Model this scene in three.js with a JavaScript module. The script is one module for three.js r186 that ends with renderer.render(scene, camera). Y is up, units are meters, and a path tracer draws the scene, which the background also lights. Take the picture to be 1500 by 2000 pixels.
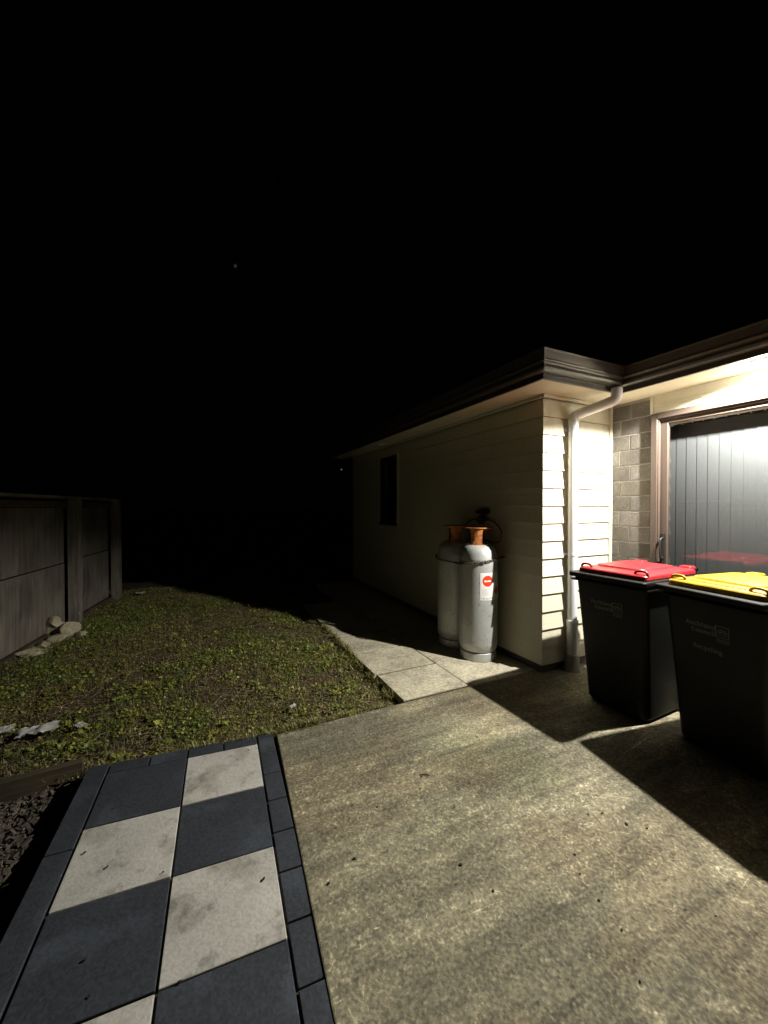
import * as THREE from 'three';
import { mergeGeometries, mergeVertices, toCreasedNormals } from 'three/addons/utils/BufferGeometryUtils.js';
import { RoundedBoxGeometry } from 'three/addons/geometries/RoundedBoxGeometry.js';
import { FontLoader } from 'three/addons/loaders/FontLoader.js';
import { TextGeometry } from 'three/addons/geometries/TextGeometry.js';

// ---------------------------------------------------------------- camera, sky, moon, exposure
const scene = new THREE.Scene();
const camera = new THREE.PerspectiveCamera(106.26, 768 / 1024, 0.05, 1500);
camera.position.set(0, 1.48, 0);
camera.rotation.set(-0.0133, 0, 0);

const renderer = new THREE.WebGLRenderer({ antialias: true });
renderer.toneMapping = THREE.LinearToneMapping;
renderer.toneMappingExposure = 1.15;
renderer.shadowMap.enabled = true;

{ // clear night sky: nearly black air, one star
  const w = 2048, h = 1024, d = new Float32Array(w * h * 4);
  for (let j = 0; j < h; j++) for (let i = 0; i < w; i++) {
    const k = (j * w + i) * 4;
    d[k] = 0.00016; d[k + 1] = 0.00017; d[k + 2] = 0.00021; d[k + 3] = 1;
  }
  const star = (px, py, v) => { // a direction measured from the horizon and straight ahead
    const dir = new THREE.Vector3((px - 750) / 750, (990 - py) / 750, -1).normalize();
    const u = Math.atan2(dir.z, dir.x) / (2 * Math.PI) + 0.5, t = Math.asin(dir.y) / Math.PI + 0.5;
    const k = (Math.floor(t * h) * w + Math.floor(u * w)) * 4;
    d[k] = d[k + 1] = v; d[k + 2] = v * 1.1;
  };
  star(463, 525, 0.07);
  const sky = new THREE.DataTexture(d, w, h, THREE.RGBAFormat, THREE.FloatType);
  sky.mapping = THREE.EquirectangularReflectionMapping;
  sky.magFilter = THREE.LinearFilter; sky.needsUpdate = true;
  scene.background = sky; scene.environment = sky;
}
const moon = new THREE.DirectionalLight(new THREE.Color(0.75, 0.85, 1), 0.002);
moon.position.set(-12, 20, 8); moon.castShadow = true; moon.shadow.radius = 20;
moon.shadow.camera.left = moon.shadow.camera.bottom = -14; moon.shadow.camera.right = moon.shadow.camera.top = 14;
moon.shadow.camera.far = 80; moon.shadow.mapSize.set(2048, 2048);
moon.name = 'moonlight';
scene.add(moon);
const LAMP = { local: [0.67, 2.465, 1.22], color: new THREE.Color(1.0, 0.955, 0.87), candela: 46 }; // disc fitting on the soffit, lit face down

// ---------------------------------------------------------------- helpers
function rng(seed) { let a = seed >>> 0; return () => { a = (a + 0x6D2B79F5) | 0; let t = Math.imul(a ^ (a >>> 15), 1 | a); t = (t + Math.imul(t ^ (t >>> 7), 61 | t)) ^ t; return ((t ^ (t >>> 14)) >>> 0) / 4294967296; }; }
const R = rng(20240611);
const rr = (a, b) => a + (b - a) * R();
const NT = 256, perm = new Float32Array(NT * NT); { const q = rng(77); for (let i = 0; i < perm.length; i++) perm[i] = q(); }
function vnoise(x, y, px = 256, py = 256) { // periodic value noise
  const xi = Math.floor(x), yi = Math.floor(y); let fx = x - xi, fy = y - yi;
  fx = fx * fx * (3 - 2 * fx); fy = fy * fy * (3 - 2 * fy);
  const x0 = ((xi % px) + px) % px & 255, x1 = (((xi + 1) % px) + px) % px & 255, y0 = ((yi % py) + py) % py & 255, y1 = (((yi + 1) % py) + py) % py & 255;
  const a = perm[y0 * NT + x0], b = perm[y0 * NT + x1], c = perm[y1 * NT + x0], d = perm[y1 * NT + x1];
  return a + (b - a) * fx + (c - a) * fy + (a - b - c + d) * fx * fy;
}
function fbm(x, y, oct = 5, px = 256, py = 256, g = 0.5) { let s = 0, a = 0.5, n = 0; for (let i = 0; i < oct; i++) { s += a * vnoise(x + i * 17.3, y + i * 9.1, px, py); n += a; a *= g; x *= 2; y *= 2; px *= 2; py *= 2; } return s / n; }
const clamp = (v, a = 0, b = 1) => Math.min(b, Math.max(a, v));
const sm = (a, b, v) => { const t = clamp((v - a) / (b - a)); return t * t * (3 - 2 * t); };
const lerp = (a, b, t) => a + (b - a) * t;
function makeTex(size, fn, bump = false) { // fn(u, v, x, y) -> [r, g, b, height]; sRGB 0..255, height 0..1
  const col = new Uint8Array(size * size * 4), hgt = bump ? new Uint8Array(size * size * 4) : null;
  for (let j = 0; j < size; j++) for (let i = 0; i < size; i++) {
    const c = fn(i / size, j / size, i, j), k = (j * size + i) * 4;
    for (let q = 0; q < 3; q++) col[k + q] = clamp(c[q], 0, 255);
    col[k + 3] = 255;
    if (bump) { hgt[k] = hgt[k + 1] = hgt[k + 2] = clamp(c[3] * 255, 0, 255); hgt[k + 3] = 255; }
  }
  const fin = (d, srgb) => { const t = new THREE.DataTexture(d, size, size); t.wrapS = t.wrapT = THREE.RepeatWrapping; t.magFilter = THREE.LinearFilter; t.minFilter = THREE.LinearMipmapLinearFilter; t.generateMipmaps = true; if (srgb) t.colorSpace = THREE.SRGBColorSpace; t.needsUpdate = true; return t; };
  return { map: fin(col, true), bumpMap: bump ? fin(hgt, false) : null };
}
const lin = (r, g, b) => new THREE.Color().setRGB(r, g, b);
const std = o => new THREE.MeshStandardMaterial(o);
function boxUV(g, s = 1, ou = 0, ov = 0, turn = false) { // uv in metres / s by the dominant axis of each face
  if (g.index) g = g.toNonIndexed();
  const p = g.attributes.position, n = g.attributes.normal, uv = new Float32Array(p.count * 2);
  for (let i = 0; i < p.count; i += 3) {
    let nx = 0, ny = 0, nz = 0; for (let k = 0; k < 3; k++) { nx += Math.abs(n.getX(i + k)); ny += Math.abs(n.getY(i + k)); nz += Math.abs(n.getZ(i + k)); }
    for (let k = 0; k < 3; k++) {
      const q = i + k, x = p.getX(q), y = p.getY(q), z = p.getZ(q); let u, v;
      if (ny >= nx && ny >= nz) { u = x; v = z; } else if (nx >= nz) { u = z; v = y; } else { u = x; v = y; }
      if (turn) [u, v] = [v, u];
      uv[q * 2] = u / s + ou; uv[q * 2 + 1] = v / s + ov;
    }
  }
  g.setAttribute('uv', new THREE.BufferAttribute(uv, 2)); return g;
}
function box(x0, x1, y0, y1, z0, z1) { const g = new THREE.BoxGeometry(x1 - x0, y1 - y0, z1 - z0); g.translate((x0 + x1) / 2, (y0 + y1) / 2, (z0 + z1) / 2); return g; }
function rbox(x0, x1, y0, y1, z0, z1, r = 0.004, seg = 1) { const g = new RoundedBoxGeometry(x1 - x0, y1 - y0, z1 - z0, seg, r); g.translate((x0 + x1) / 2, (y0 + y1) / 2, (z0 + z1) / 2); return g; }
function merge(list) { return mergeGeometries(list.map(g => { let q = g.index ? g.toNonIndexed() : g; for (const k of Object.keys(q.attributes)) if (!['position', 'normal', 'uv'].includes(k)) q.deleteAttribute(k); if (!q.attributes.uv) q.setAttribute('uv', new THREE.BufferAttribute(new Float32Array(q.attributes.position.count * 2), 2)); return q; })); }
const used = {};
function numbered(n) { if (used[n] === undefined) { used[n] = 0; return n; } used[n]++; return n + '_' + String(used[n]).padStart(3, '0'); }
function mesh(name, geo, mat, parent) { const m = new THREE.Mesh(geo, mat); m.castShadow = m.receiveShadow = true; m.name = parent ? name : numbered(name); (parent || scene).add(m); return m; }
function part(name, parent) { const g = new THREE.Group(); g.name = name; parent.add(g); return g; }
function thing(name, label, category, group) { const g = new THREE.Group(); g.name = numbered(name); g.userData = { label, category }; if (group) g.userData.group = group; scene.add(g); return g; }
function tag(o, label, category, group) { Object.assign(o.userData, { label, category }); if (group) o.userData.group = group; return o; }
function structure(o, label) { o.userData.kind = 'structure'; if (label) o.userData.label = label; return o; }
// the yard is laid out along the house: x across to the right, z towards the viewer, origin at the foot of the outer corner
const PHI = 25.4 * Math.PI / 180, CP = Math.cos(PHI), SP = Math.sin(PHI), CX = 1.382, CZ = -3.343;
function frame(o, x = 0, y = 0, z = 0, turn = 0) { o.position.set(CX + x * CP + z * SP, y, CZ - x * SP + z * CP); o.rotation.y = PHI + turn; return o; }
const HX = 1.407, HZ = -3.405; // foot of the house's outer corner
function hframe(o, x = 0, y = 0, z = 0, turn = 0) { o.position.set(HX + x * CP + z * SP, y, HZ - x * SP + z * CP); o.rotation.y = PHI + turn; return o; }
function toYard(X, Z) { const a = X - CX, b = Z - CZ; return [a * CP - b * SP, a * SP + b * CP]; }
function loft(rings, capA = true, capB = true, crease = 0.6) { // rings of equal length arrays of Vector3
  const pos = [], idx = [], n = rings[0].length;
  rings.forEach(r => r.forEach(p => pos.push(p.x, p.y, p.z)));
  for (let i = 0; i < rings.length - 1; i++) for (let k = 0; k < n; k++) { const a = i * n + k, b = i * n + (k + 1) % n, c = a + n, d = b + n; idx.push(a, b, d, a, d, c); }
  const cap = (ri, flip) => { const base = pos.length / 3, c = new THREE.Vector3(); rings[ri].forEach(p => c.add(p)); c.divideScalar(n); pos.push(c.x, c.y, c.z); for (let k = 0; k < n; k++) { const a = ri * n + k, b = ri * n + (k + 1) % n; flip ? idx.push(base, b, a) : idx.push(base, a, b); } };
  if (capA) cap(0, true); if (capB) cap(rings.length - 1, false);
  const g = new THREE.BufferGeometry(); g.setAttribute('position', new THREE.Float32BufferAttribute(pos, 3)); g.setIndex(idx);
  const q = toCreasedNormals(g, crease); q.setAttribute('uv', new THREE.BufferAttribute(new Float32Array(q.attributes.position.count * 2), 2)); return q;
}
function rrect(w, zf, zb, r, y, seg = 4) { // rounded rectangle ring, counter-clockwise seen from below so that loft() going up faces outwards
  const pts = [], hw = w / 2, cs = [[hw - r, zf - r, 0], [hw - r, zb + r, -1], [-hw + r, zb + r, -2], [-hw + r, zf - r, -3]];
  for (const [cx, cz, q] of cs) for (let k = 0; k <= seg; k++) { const a = Math.PI / 2 * (1 + q) - (Math.PI / 2) * (k / seg); pts.push(new THREE.Vector3(cx + r * Math.cos(a), y, cz + r * Math.sin(a))); }
  return pts.reverse();
}
function sweepXZ(path, prof, closed = false) { // profile [[out, y]...] along a mitred polyline in x-z; out is to the left of travel turned (-dz, dx)
  const dirs = []; for (let i = 0; i < path.length - 1; i++) { const dx = path[i + 1][0] - path[i][0], dz = path[i + 1][1] - path[i][1], l = Math.hypot(dx, dz); dirs.push([dx / l, dz / l]); }
  const pos = [];
  const pt = (i, o, y) => { const a = dirs[Math.max(0, i - 1)], b = dirs[Math.min(dirs.length - 1, i)], na = [-a[1], a[0]], nb = [-b[1], b[0]]; let mx = na[0] + nb[0], mz = na[1] + nb[1]; const s = 1 / (1 + na[0] * nb[0] + na[1] * nb[1]); mx *= s; mz *= s; return [path[i][0] + mx * o, y, path[i][1] + mz * o]; };
  for (let i = 0; i < path.length - 1; i++) for (let k = 0; k < prof.length - (closed ? 0 : 1); k++) {
    const p = prof[k], q = prof[(k + 1) % prof.length], A = pt(i, ...p), B = pt(i + 1, ...p), C = pt(i + 1, ...q), D = pt(i, ...q);
    pos.push(...A, ...B, ...C, ...A, ...C, ...D);
  }
  const g = new THREE.BufferGeometry(); g.setAttribute('position', new THREE.Float32BufferAttribute(pos, 3)); g.computeVertexNormals(); return boxUV(g, 1);
}
function tube(pts, r, seg = 40, rad = 10) { return new THREE.TubeGeometry(new THREE.CatmullRomCurve3(pts.map(p => new THREE.Vector3(...p)), false, 'centripetal'), seg, r, rad); }

// ---------------------------------------------------------------- surfaces
const scratch = new Float32Array(2048 * 2048); // fine trowel marks and scuffs on the slab
{
  const q = rng(913), line = (x, y, a, len, wdt, amp, bend) => { for (let t = 0; t < len; t++) { x += Math.cos(a); y += Math.sin(a); a += bend + (q() - 0.5) * 0.08; const f = amp * Math.sin(Math.PI * (t + 0.5) / len) * (0.5 + q()); for (let k = 0; k < wdt; k++) { const i = (((Math.round(y) + k) & 2047) << 11) | (Math.round(x) & 2047); scratch[i] = Math.max(scratch[i], f); } } };
  for (let i = 0; i < 26000; i++) line(q() * 2048, q() * 2048, (q() - 0.5) * 2.2 + (q() > 0.8 ? 1.5 : 0), 5 + q() * 42 * q(), 1 + (q() > 0.7), 0.08 + 0.42 * q() * q(), (q() - 0.5) * 0.12);
  for (let i = 0; i < 120; i++) line(q() * 2048, q() * 2048, q() * 6.28, 80 + q() * 260, 1, 0.35, (q() - 0.5) * 0.004);
  const at = (x, z) => [(x / 4 + 0.31) * 2048 + 2048, (z / 4 + 0.17) * 2048 + 2048];
  for (let k = 0; k < 10; k++) { const [a, b] = at(0.12, 0.87 + k * 0.012); line(a, b, Math.PI + 0.10 + k * 0.02, 330 + 10 * k, 2, 0.5, -0.0012); }
}
const concreteT = makeTex(2048, (u, v, ix, iy) => { // covers 4 m; broomed across u
  const a = fbm(u * 5, v * 7, 4, 5, 7), n1 = fbm(u * 480, v * 480, 2, 480, 480), n2 = fbm(u * 120, v * 150, 4, 120, 150, 0.75), st = fbm(u * 9 + 4, v * 120, 4, 9, 120, 0.6), st2 = fbm(u * 4 + 14, v * 22, 4, 4, 22);
  const patch = sm(0.42, 0.66, fbm(u * 11 + 8, v * 18 + 5, 5, 11, 18, 0.6)), pale = 0.35 + 0.65 * patch;
  const fleck = sm(0.60, 0.82, 0.5 * n1 + 0.5 * n2) * pale, pit = sm(0.72, 0.86, fbm(u * 210 + 60, v * 210 + 9, 3, 210, 210));
  const k = 0.82 + 0.30 * (n2 - 0.5) * pale + 0.52 * (n1 - 0.5) + 0.30 * (st - 0.5) + 0.18 * (st2 - 0.5) + 0.20 * (a - 0.5) + 0.15 * (patch - 0.5) + 0.34 * fleck - 0.20 * pit + 1.25 * scratch[iy * 2048 + ix] * pale;
  const green = 0.6 * sm(0.55, 0.75, fbm(u * 5 + 31, v * 5 + 7, 4, 5, 5)), brown = sm(0.5, 0.7, fbm(u * 7 + 50, v * 12 + 3, 4, 7, 12));
  return [143 * k - 4 * green, 137 * k - 3 * brown, 113 * k - 6 * green - 5 * brown, 0.5 + (n1 - 0.5) * 0.6 + (n2 - 0.5) * 0.4 - 0.2 * pit];
}, true);
concreteT.bumpMap.repeat.set(2.7, 2.7); // finer relief than the stains
const flagT = makeTex(1024, (u, v) => { // 2 m
  const a = fbm(u * 7, v * 7, 5, 7, 7), c = fbm(u * 120, v * 120, 2, 120, 120), d = sm(0.52, 0.7, fbm(u * 18 + 5, v * 18, 4, 18, 18));
  const pt = sm(0.70, 0.84, fbm(u * 70 + 5, v * 70 + 2, 4, 70, 70)); const k = 0.80 + 0.22 * (a - 0.5) + (c - 0.5) * 0.26 - 0.06 * d - 0.16 * pt; return [222 * k, 214 * k, 187 * k, 0.5 + (c - 0.5)];
}, true);
const whiteT = makeTex(1024, (u, v) => { // 1.6 m
  const a = fbm(u * 6, v * 6, 5, 6, 6), c = fbm(u * 200, v * 200, 2, 200, 200), st = sm(0.56, 0.74, fbm(u * 9 + 11, v * 9 + 3, 5, 9, 9)), sp = sm(0.80, 0.92, c);
  const sm2 = sm(0.60, 0.78, fbm(u * 26 + 3, v * 26 + 40, 5, 26, 26, 0.6)); const k = 0.94 + 0.20 * (a - 0.5) + (c - 0.5) * 0.16 - sp * 0.16 - sm2 * 0.14; return [203 * k - 24 * st, 201 * k - 25 * st, 192 * k - 26 * st, 0.5 + (c - 0.5)];
}, true);
const darkT = makeTex(1024, (u, v) => {
  const a = fbm(u * 6, v * 6, 5, 6, 6), c = fbm(u * 200, v * 200, 2, 200, 200), du = sm(0.58, 0.78, fbm(u * 11 + 2, v * 11 + 6, 5, 11, 11));
  const k = 0.95 + 0.30 * (a - 0.5) + (c - 0.5) * 0.45 + du * 0.22; return [51 * k, 56 * k, 63 * k, 0.5 + (c - 0.5)];
}, true);
const soilT = makeTex(1024, (u, v) => {
  const a = fbm(u * 8, v * 8, 5, 8, 8), c = fbm(u * 110, v * 110, 3, 110, 110); const k = 0.6 + 0.7 * (a - 0.2) * c * 1.6;
  return [92 * k, 74 * k, 50 * k, c];
}, true);
const plyT = makeTex(1024, (u, v) => { // grain along v
  const g1 = fbm(u * 60 + 2 * fbm(u * 4, v * 2, 3, 4, 2), v * 3, 4, 60, 3), a = fbm(u * 5, v * 4, 4, 5, 4), st = sm(0.55, 0.75, fbm(u * 10 + 4, v * 2 + 8, 4, 10, 2));
  const k = 0.75 + 0.35 * (g1 - 0.5) + 0.35 * (a - 0.5) - 0.10 * st; return [142 * k, 135 * k, 122 * k, g1];
}, true);
const brickT = makeTex(512, (u, v) => {
  const a = fbm(u * 6, v * 6, 4, 6, 6), c = fbm(u * 90, v * 90, 3, 90, 90), p = sm(0.70, 0.85, c); const k = 0.9 + 0.3 * (a - 0.5) + 0.35 * (c - 0.5) + p * 0.2;
  return [116 * k, 113 * k, 107 * k, c];
}, true);
const paintT = makeTex(1024, (u, v) => { // 2 m, faint grime in the paint
  const a = fbm(u * 5, v * 5, 5, 5, 5), s = sm(0.55, 0.8, fbm(u * 40, v * 4, 4, 40, 4)), c = fbm(u * 180, v * 180, 2, 180, 180);
  const k = 0.985 + 0.05 * (a - 0.5) - 0.03 * s + 0.03 * (c - 0.5); return [199 * k, 194 * k, 172 * k, c];
}, true);
const galvT = makeTex(1024, (u, v) => {
  const a = fbm(u * 7, v * 7, 5, 7, 7), c = fbm(u * 90, v * 90, 3, 90, 90), r = sm(0.72, 0.85, fbm(u * 30 + 7, v * 30, 4, 30, 30)), scr = sm(0.72, 0.86, fbm(u * 130, v * 12, 3, 130, 12));
  const k = 0.95 + 0.16 * (a - 0.5) + 0.08 * (c - 0.5) + 0.06 * scr; return [186 * k - 20 * r, 189 * k - 45 * r, 186 * k - 65 * r, c];
}, true);
const rustT = makeTex(512, (u, v) => {
  const a = fbm(u * 8, v * 8, 5, 8, 8), c = fbm(u * 50, v * 50, 3, 50, 50), d = sm(0.52, 0.68, a); const k = 0.8 + 0.5 * (c - 0.4);
  return [lerp(222, 172, d) * k, lerp(142, 98, d) * k, lerp(72, 48, d) * k, c];
}, true);
const plasticT = makeTex(1024, (u, v) => { // scuffs: neutral multiplier
  const a = fbm(u * 8, v * 8, 5, 8, 8), s = sm(0.70, 0.84, fbm(u * 20 + 3, v * 110, 3, 20, 110)), d = sm(0.55, 0.75, fbm(u * 24, v * 24, 4, 24, 24));
  const k = 0.90 + 0.18 * (a - 0.5) - 0.12 * d + 0.12 * s; return [240 * k, 240 * k, 238 * k, a];
}, true);

const M = {
  concrete: std({ ...concreteT, bumpScale: 0.0018, roughness: 0.93 }),
  flag: std({ ...flagT, bumpScale: 0.0015, roughness: 0.92 }),
  whiteTile: std({ ...whiteT, bumpScale: 0.0006, roughness: 0.85 }),
  darkTile: std({ ...darkT, bumpScale: 0.0006, roughness: 0.78 }),
  soil: std({ ...soilT, bumpScale: 0.012, roughness: 1 }),
  panel: std({ ...plyT, color: lin(0.90, 0.89, 0.88), bumpScale: 0.0015, roughness: 0.9 }),
  ply: std({ ...plyT, bumpScale: 0.0015, roughness: 0.9 }),
  brick: [0xffffff, 0xeae6e0, 0xdfdcd8].map(c => std({ ...brickT, color: c, bumpScale: 0.003, roughness: 0.95 })),
  mortar: std({ color: lin(0.33, 0.315, 0.28), roughness: 1 }),
  cream: std({ ...paintT, bumpScale: 0.0004, roughness: 0.55 }),
  soffit: std({ color: lin(0.63, 0.585, 0.46), roughness: 0.7 }),
  fascia: std({ color: lin(0.042, 0.035, 0.029), roughness: 0.42 }),
  roof: std({ color: lin(0.03, 0.03, 0.032), roughness: 0.6 }),
  foundation: std({ color: lin(0.10, 0.095, 0.085), roughness: 0.95 }),
  alu: std({ color: lin(0.080, 0.060, 0.048), roughness: 0.36, metalness: 0.15 }),
  aluDark: std({ color: lin(0.012, 0.012, 0.013), roughness: 0.5 }),
  seal: std({ color: lin(0.01, 0.01, 0.01), roughness: 0.9 }),
  glass: new THREE.MeshPhysicalMaterial({ color: 0xffffff, transmission: 1, thickness: 0, roughness: 0.0, ior: 1.5 }),
  blind: std({ color: lin(0.050, 0.056, 0.057), roughness: 0.85 }),
  whitePlastic: std({ color: lin(0.75, 0.75, 0.75), roughness: 0.45 }),
  pvc: std({ color: lin(0.60, 0.61, 0.63), roughness: 0.35 }),
  room: std({ color: lin(0.35, 0.34, 0.32), roughness: 0.95 }),
  bin: new THREE.MeshPhysicalMaterial({ specularIntensity: 0.5, map: plasticT.map, color: lin(0.0095, 0.0105, 0.0095), roughness: 0.5, bumpMap: plasticT.bumpMap, bumpScale: 0.0004 }),
  redLid: std({ map: plasticT.map, color: lin(0.50, 0.018, 0.030), roughness: 0.40 }),
  yellowLid: std({ map: plasticT.map, color: lin(0.70, 0.43, 0.012), roughness: 0.40 }),
  print: std({ color: lin(0.14, 0.145, 0.13), roughness: 0.7 }),
  gas: std({ ...galvT, bumpScale: 0.0006, roughness: 0.42, metalness: 0.25 }),
  rust: std({ ...rustT, bumpScale: 0.0015, roughness: 0.85 }),
  brass: std({ color: lin(0.45, 0.33, 0.13), roughness: 0.35, metalness: 0.9 }),
  black: std({ color: lin(0.012, 0.012, 0.012), roughness: 0.5 }),
  steel: std({ color: lin(0.30, 0.29, 0.27), roughness: 0.4, metalness: 0.8 }),
  darkSteel: std({ color: lin(0.10, 0.08, 0.06), roughness: 0.55, metalness: 0.6 }),
  hose: std({ color: lin(0.10, 0.055, 0.03), roughness: 0.6 }),
  timber: std({ ...plyT, color: lin(0.42, 0.36, 0.24), bumpScale: 0.003, roughness: 0.95 }),
  rock: std({ ...flagT, color: lin(0.95, 0.92, 0.84), bumpScale: 0.006, roughness: 0.95 }),
  scrap: std({ color: lin(0.45, 0.45, 0.42), roughness: 0.8, side: THREE.DoubleSide }),
  debris: std({ color: lin(0.02, 0.016, 0.012), roughness: 0.8 }),
};

// ---------------------------------------------------------------- ground
{
  const g = new THREE.PlaneGeometry(600, 600); g.rotateX(-Math.PI / 2); g.translate(0, -0.16, 0);
  structure(mesh('ground', boxUV(g, 2), M.soil), 'bare dark ground reaching away into the night');
}
function slab(pts, y0, y1, bevel = 0.006) { // polygon in yard x, z
  const s = new THREE.Shape(pts.map(([x, z]) => new THREE.Vector2(x, -z)));
  const g = new THREE.ExtrudeGeometry(s, { depth: y1 - y0 - 2 * bevel, bevelEnabled: true, bevelThickness: bevel, bevelSize: bevel, bevelOffset: -bevel, bevelSegments: 2 });
  g.rotateX(-Math.PI / 2); g.translate(0, y0 + bevel, 0); return g;
}
const drive = structure(frame(mesh('driveway', boxUV(slab([[-2.250, -0.115], [-2.346, 1.38], [-2.64, 7.5], [1.02, 7.5], [1.02, -0.10], [0.08, -0.10], [0.08, -0.115]], -0.12, 0), 4, 0.31, 0.17), M.concrete)), 'stained broomed concrete driveway');
{ // paved strip along the side wall: flagstones, then a plain strip against the wall
  const g = structure(frame(part('side_path', scene)), 'pale concrete flagstone path along the side of the house'); g.name = 'side_path';
  const zs = [-0.122, -0.628, -1.165, -1.70, -2.24, -2.78, -3.32];
  for (let i = 0; i < zs.length - 1; i++) {
    const j = rr(-0.018, 0.018), t = rr(-0.0015, 0.003);
    const q = mesh('flagstone', boxUV(slab([[-1.312 + j, zs[i + 1] + 0.015], [-0.704 + j * 0.4, zs[i + 1] + 0.013], [-0.704 + j * 0.4, zs[i] - 0.012], [-1.312 + j, zs[i] - 0.013]], -0.055, 0.006 + t, 0.004), 2, R(), R()), M.flag, g);
    q.rotation.z = rr(-0.0015, 0.0015);
  }
  mesh('joint_soil', boxUV(box(-1.295, -0.69, -0.052, -0.0035, -3.30, -0.125), 1), M.soil, g);
  mesh('concrete_strip', boxUV(slab([[-0.688, -4.8], [0.08, -4.8], [0.08, -0.118], [-0.688, -0.118]], -0.1, 0.001), 2, 0.4, 0.7), M.flag, g);
}
{ // chequered paving laid with a slight crossfall, border of small setts
  const g = structure(part('chequered_path', scene), 'charcoal and cream chequered paving with charcoal edging');
  const yaw = 0.4024; g.position.set(-0.792, -0.003, -2.39); g.rotation.order = 'YXZ'; g.rotation.y = yaw; g.rotation.z = -0.030;
  const T = 0.3945, tile = (x0, x1, z0, z1, mat, name, y = 0) => { const q = 0.0035, tg = boxUV(rbox(x0 + q, x1 - q, -0.045, y, z0 + q, z1 - q, 0.004, 2), 1.6, R(), R()); return mesh(name, tg, mat, g); };
  for (let j = 0; j < 9; j++) for (let i = 0; i < 2; i++) {
    const white = (i + j) % 2 === 1;
    tile((i - 2) * T, (i - 1) * T, j * T, (j + 1) * T, white ? M.whiteTile : M.darkTile, 'paving_tile', rr(-0.002, 0.001));
  }
  for (let k = 0; k < 18; k++) tile(0.001, 0.101, -0.098 + k * 0.205, -0.098 + (k + 1) * 0.205, M.darkTile, 'edging_paver', rr(-0.002, 0.002));
  for (let k = 0; k < 4; k++) tile(-2 * T + k * T / 2, -2 * T + (k + 1) * T / 2, -0.098, -0.002, M.darkTile, 'edging_paver', rr(-0.002, 0.002));
  for (let k = 0; k < 6; k++) tile(-2 * T - 0.108, -2 * T - 0.002, -0.098 + k * 0.6, -0.098 + (k + 1) * 0.6, M.darkTile, 'edging_paver', rr(-0.002, 0.002));
  mesh('sand_bed', box(-2 * T - 0.10, 0.09, -0.06, -0.012, -0.09, 3.5), M.soil, g);
}
// lawn: bumpy soil, then weeds
const lawnH = (x, z) => -0.062 + 0.05 * (fbm(x * 1.1 + 40, z * 1.1 + 40, 3) - 0.5) + 0.028 * (fbm(x * 6 + 9, z * 6 + 80, 3) - 0.5) + 0.02 * sm(-2.4, -3.6, x) * sm(0.2, -0.8, z) + 0.03 * sm(-0.4, -1.4, z);
const inLawn = (x, z) => { const front = x > -2.25 ? -0.125 : -0.13 + (x + 2.25) * 0.105; return z < front && x < -1.325; };
{
  const x0 = -5.2, x1 = -1.30, z0 = -6.5, z1 = -0.11, nx = 200, nz = 300, g = new THREE.PlaneGeometry(1, 1, nx, nz), p = g.attributes.position;
  for (let i = 0; i < p.count; i++) { const u = p.getX(i) + 0.5, v = p.getY(i) + 0.5; const x = lerp(x0, x1, u); const front = x > -2.25 ? -0.113 : -0.118 + (x + 2.25) * 0.105; const z = lerp(front, z0, v); p.setXYZ(i, x, lawnH(x, z), z); }
  g.computeVertexNormals();
  structure(frame(mesh('lawn_soil', boxUV(g, 1.3), M.soil)), 'patchy soil under the weedy lawn');
}
function leafGeo(w, l, fold) { // a small folded leaf along +z, 4 triangles
  const g = new THREE.BufferGeometry();
  g.setAttribute('position', new THREE.Float32BufferAttribute([0, 0, 0, w, fold, l * 0.5, 0, 0.25 * l, l * 0.55, -w, fold, l * 0.5, 0, 0.22 * l, l], 3));
  g.setIndex([0, 2, 1, 0, 3, 2, 1, 2, 4, 2, 3, 4]); const q = g.toNonIndexed(); q.computeVertexNormals(); return q;
}
function scatter(name, geo, mat, n, pick, label) {
  const im = new THREE.InstancedMesh(geo, mat, n); im.name = numbered(name); im.castShadow = im.receiveShadow = true;
  const o = new THREE.Object3D(), c = new THREE.Color(); let k = 0, guard = 0;
  while (k < n && guard++ < n * 30) { const r = pick(); if (!r) continue; o.position.set(r.x, r.y, r.z); o.rotation.set(r.rx || 0, r.ry || 0, r.rz || 0, 'YXZ'); o.scale.set(r.s, r.sy || r.s, r.s); o.updateMatrix(); im.setMatrixAt(k, o.matrix); c.setRGB(...r.c); im.setColorAt(k, c); k++; }
  im.count = k; im.userData = { kind: 'stuff', label }; scene.add(im); frame(im); return im;
}
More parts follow.
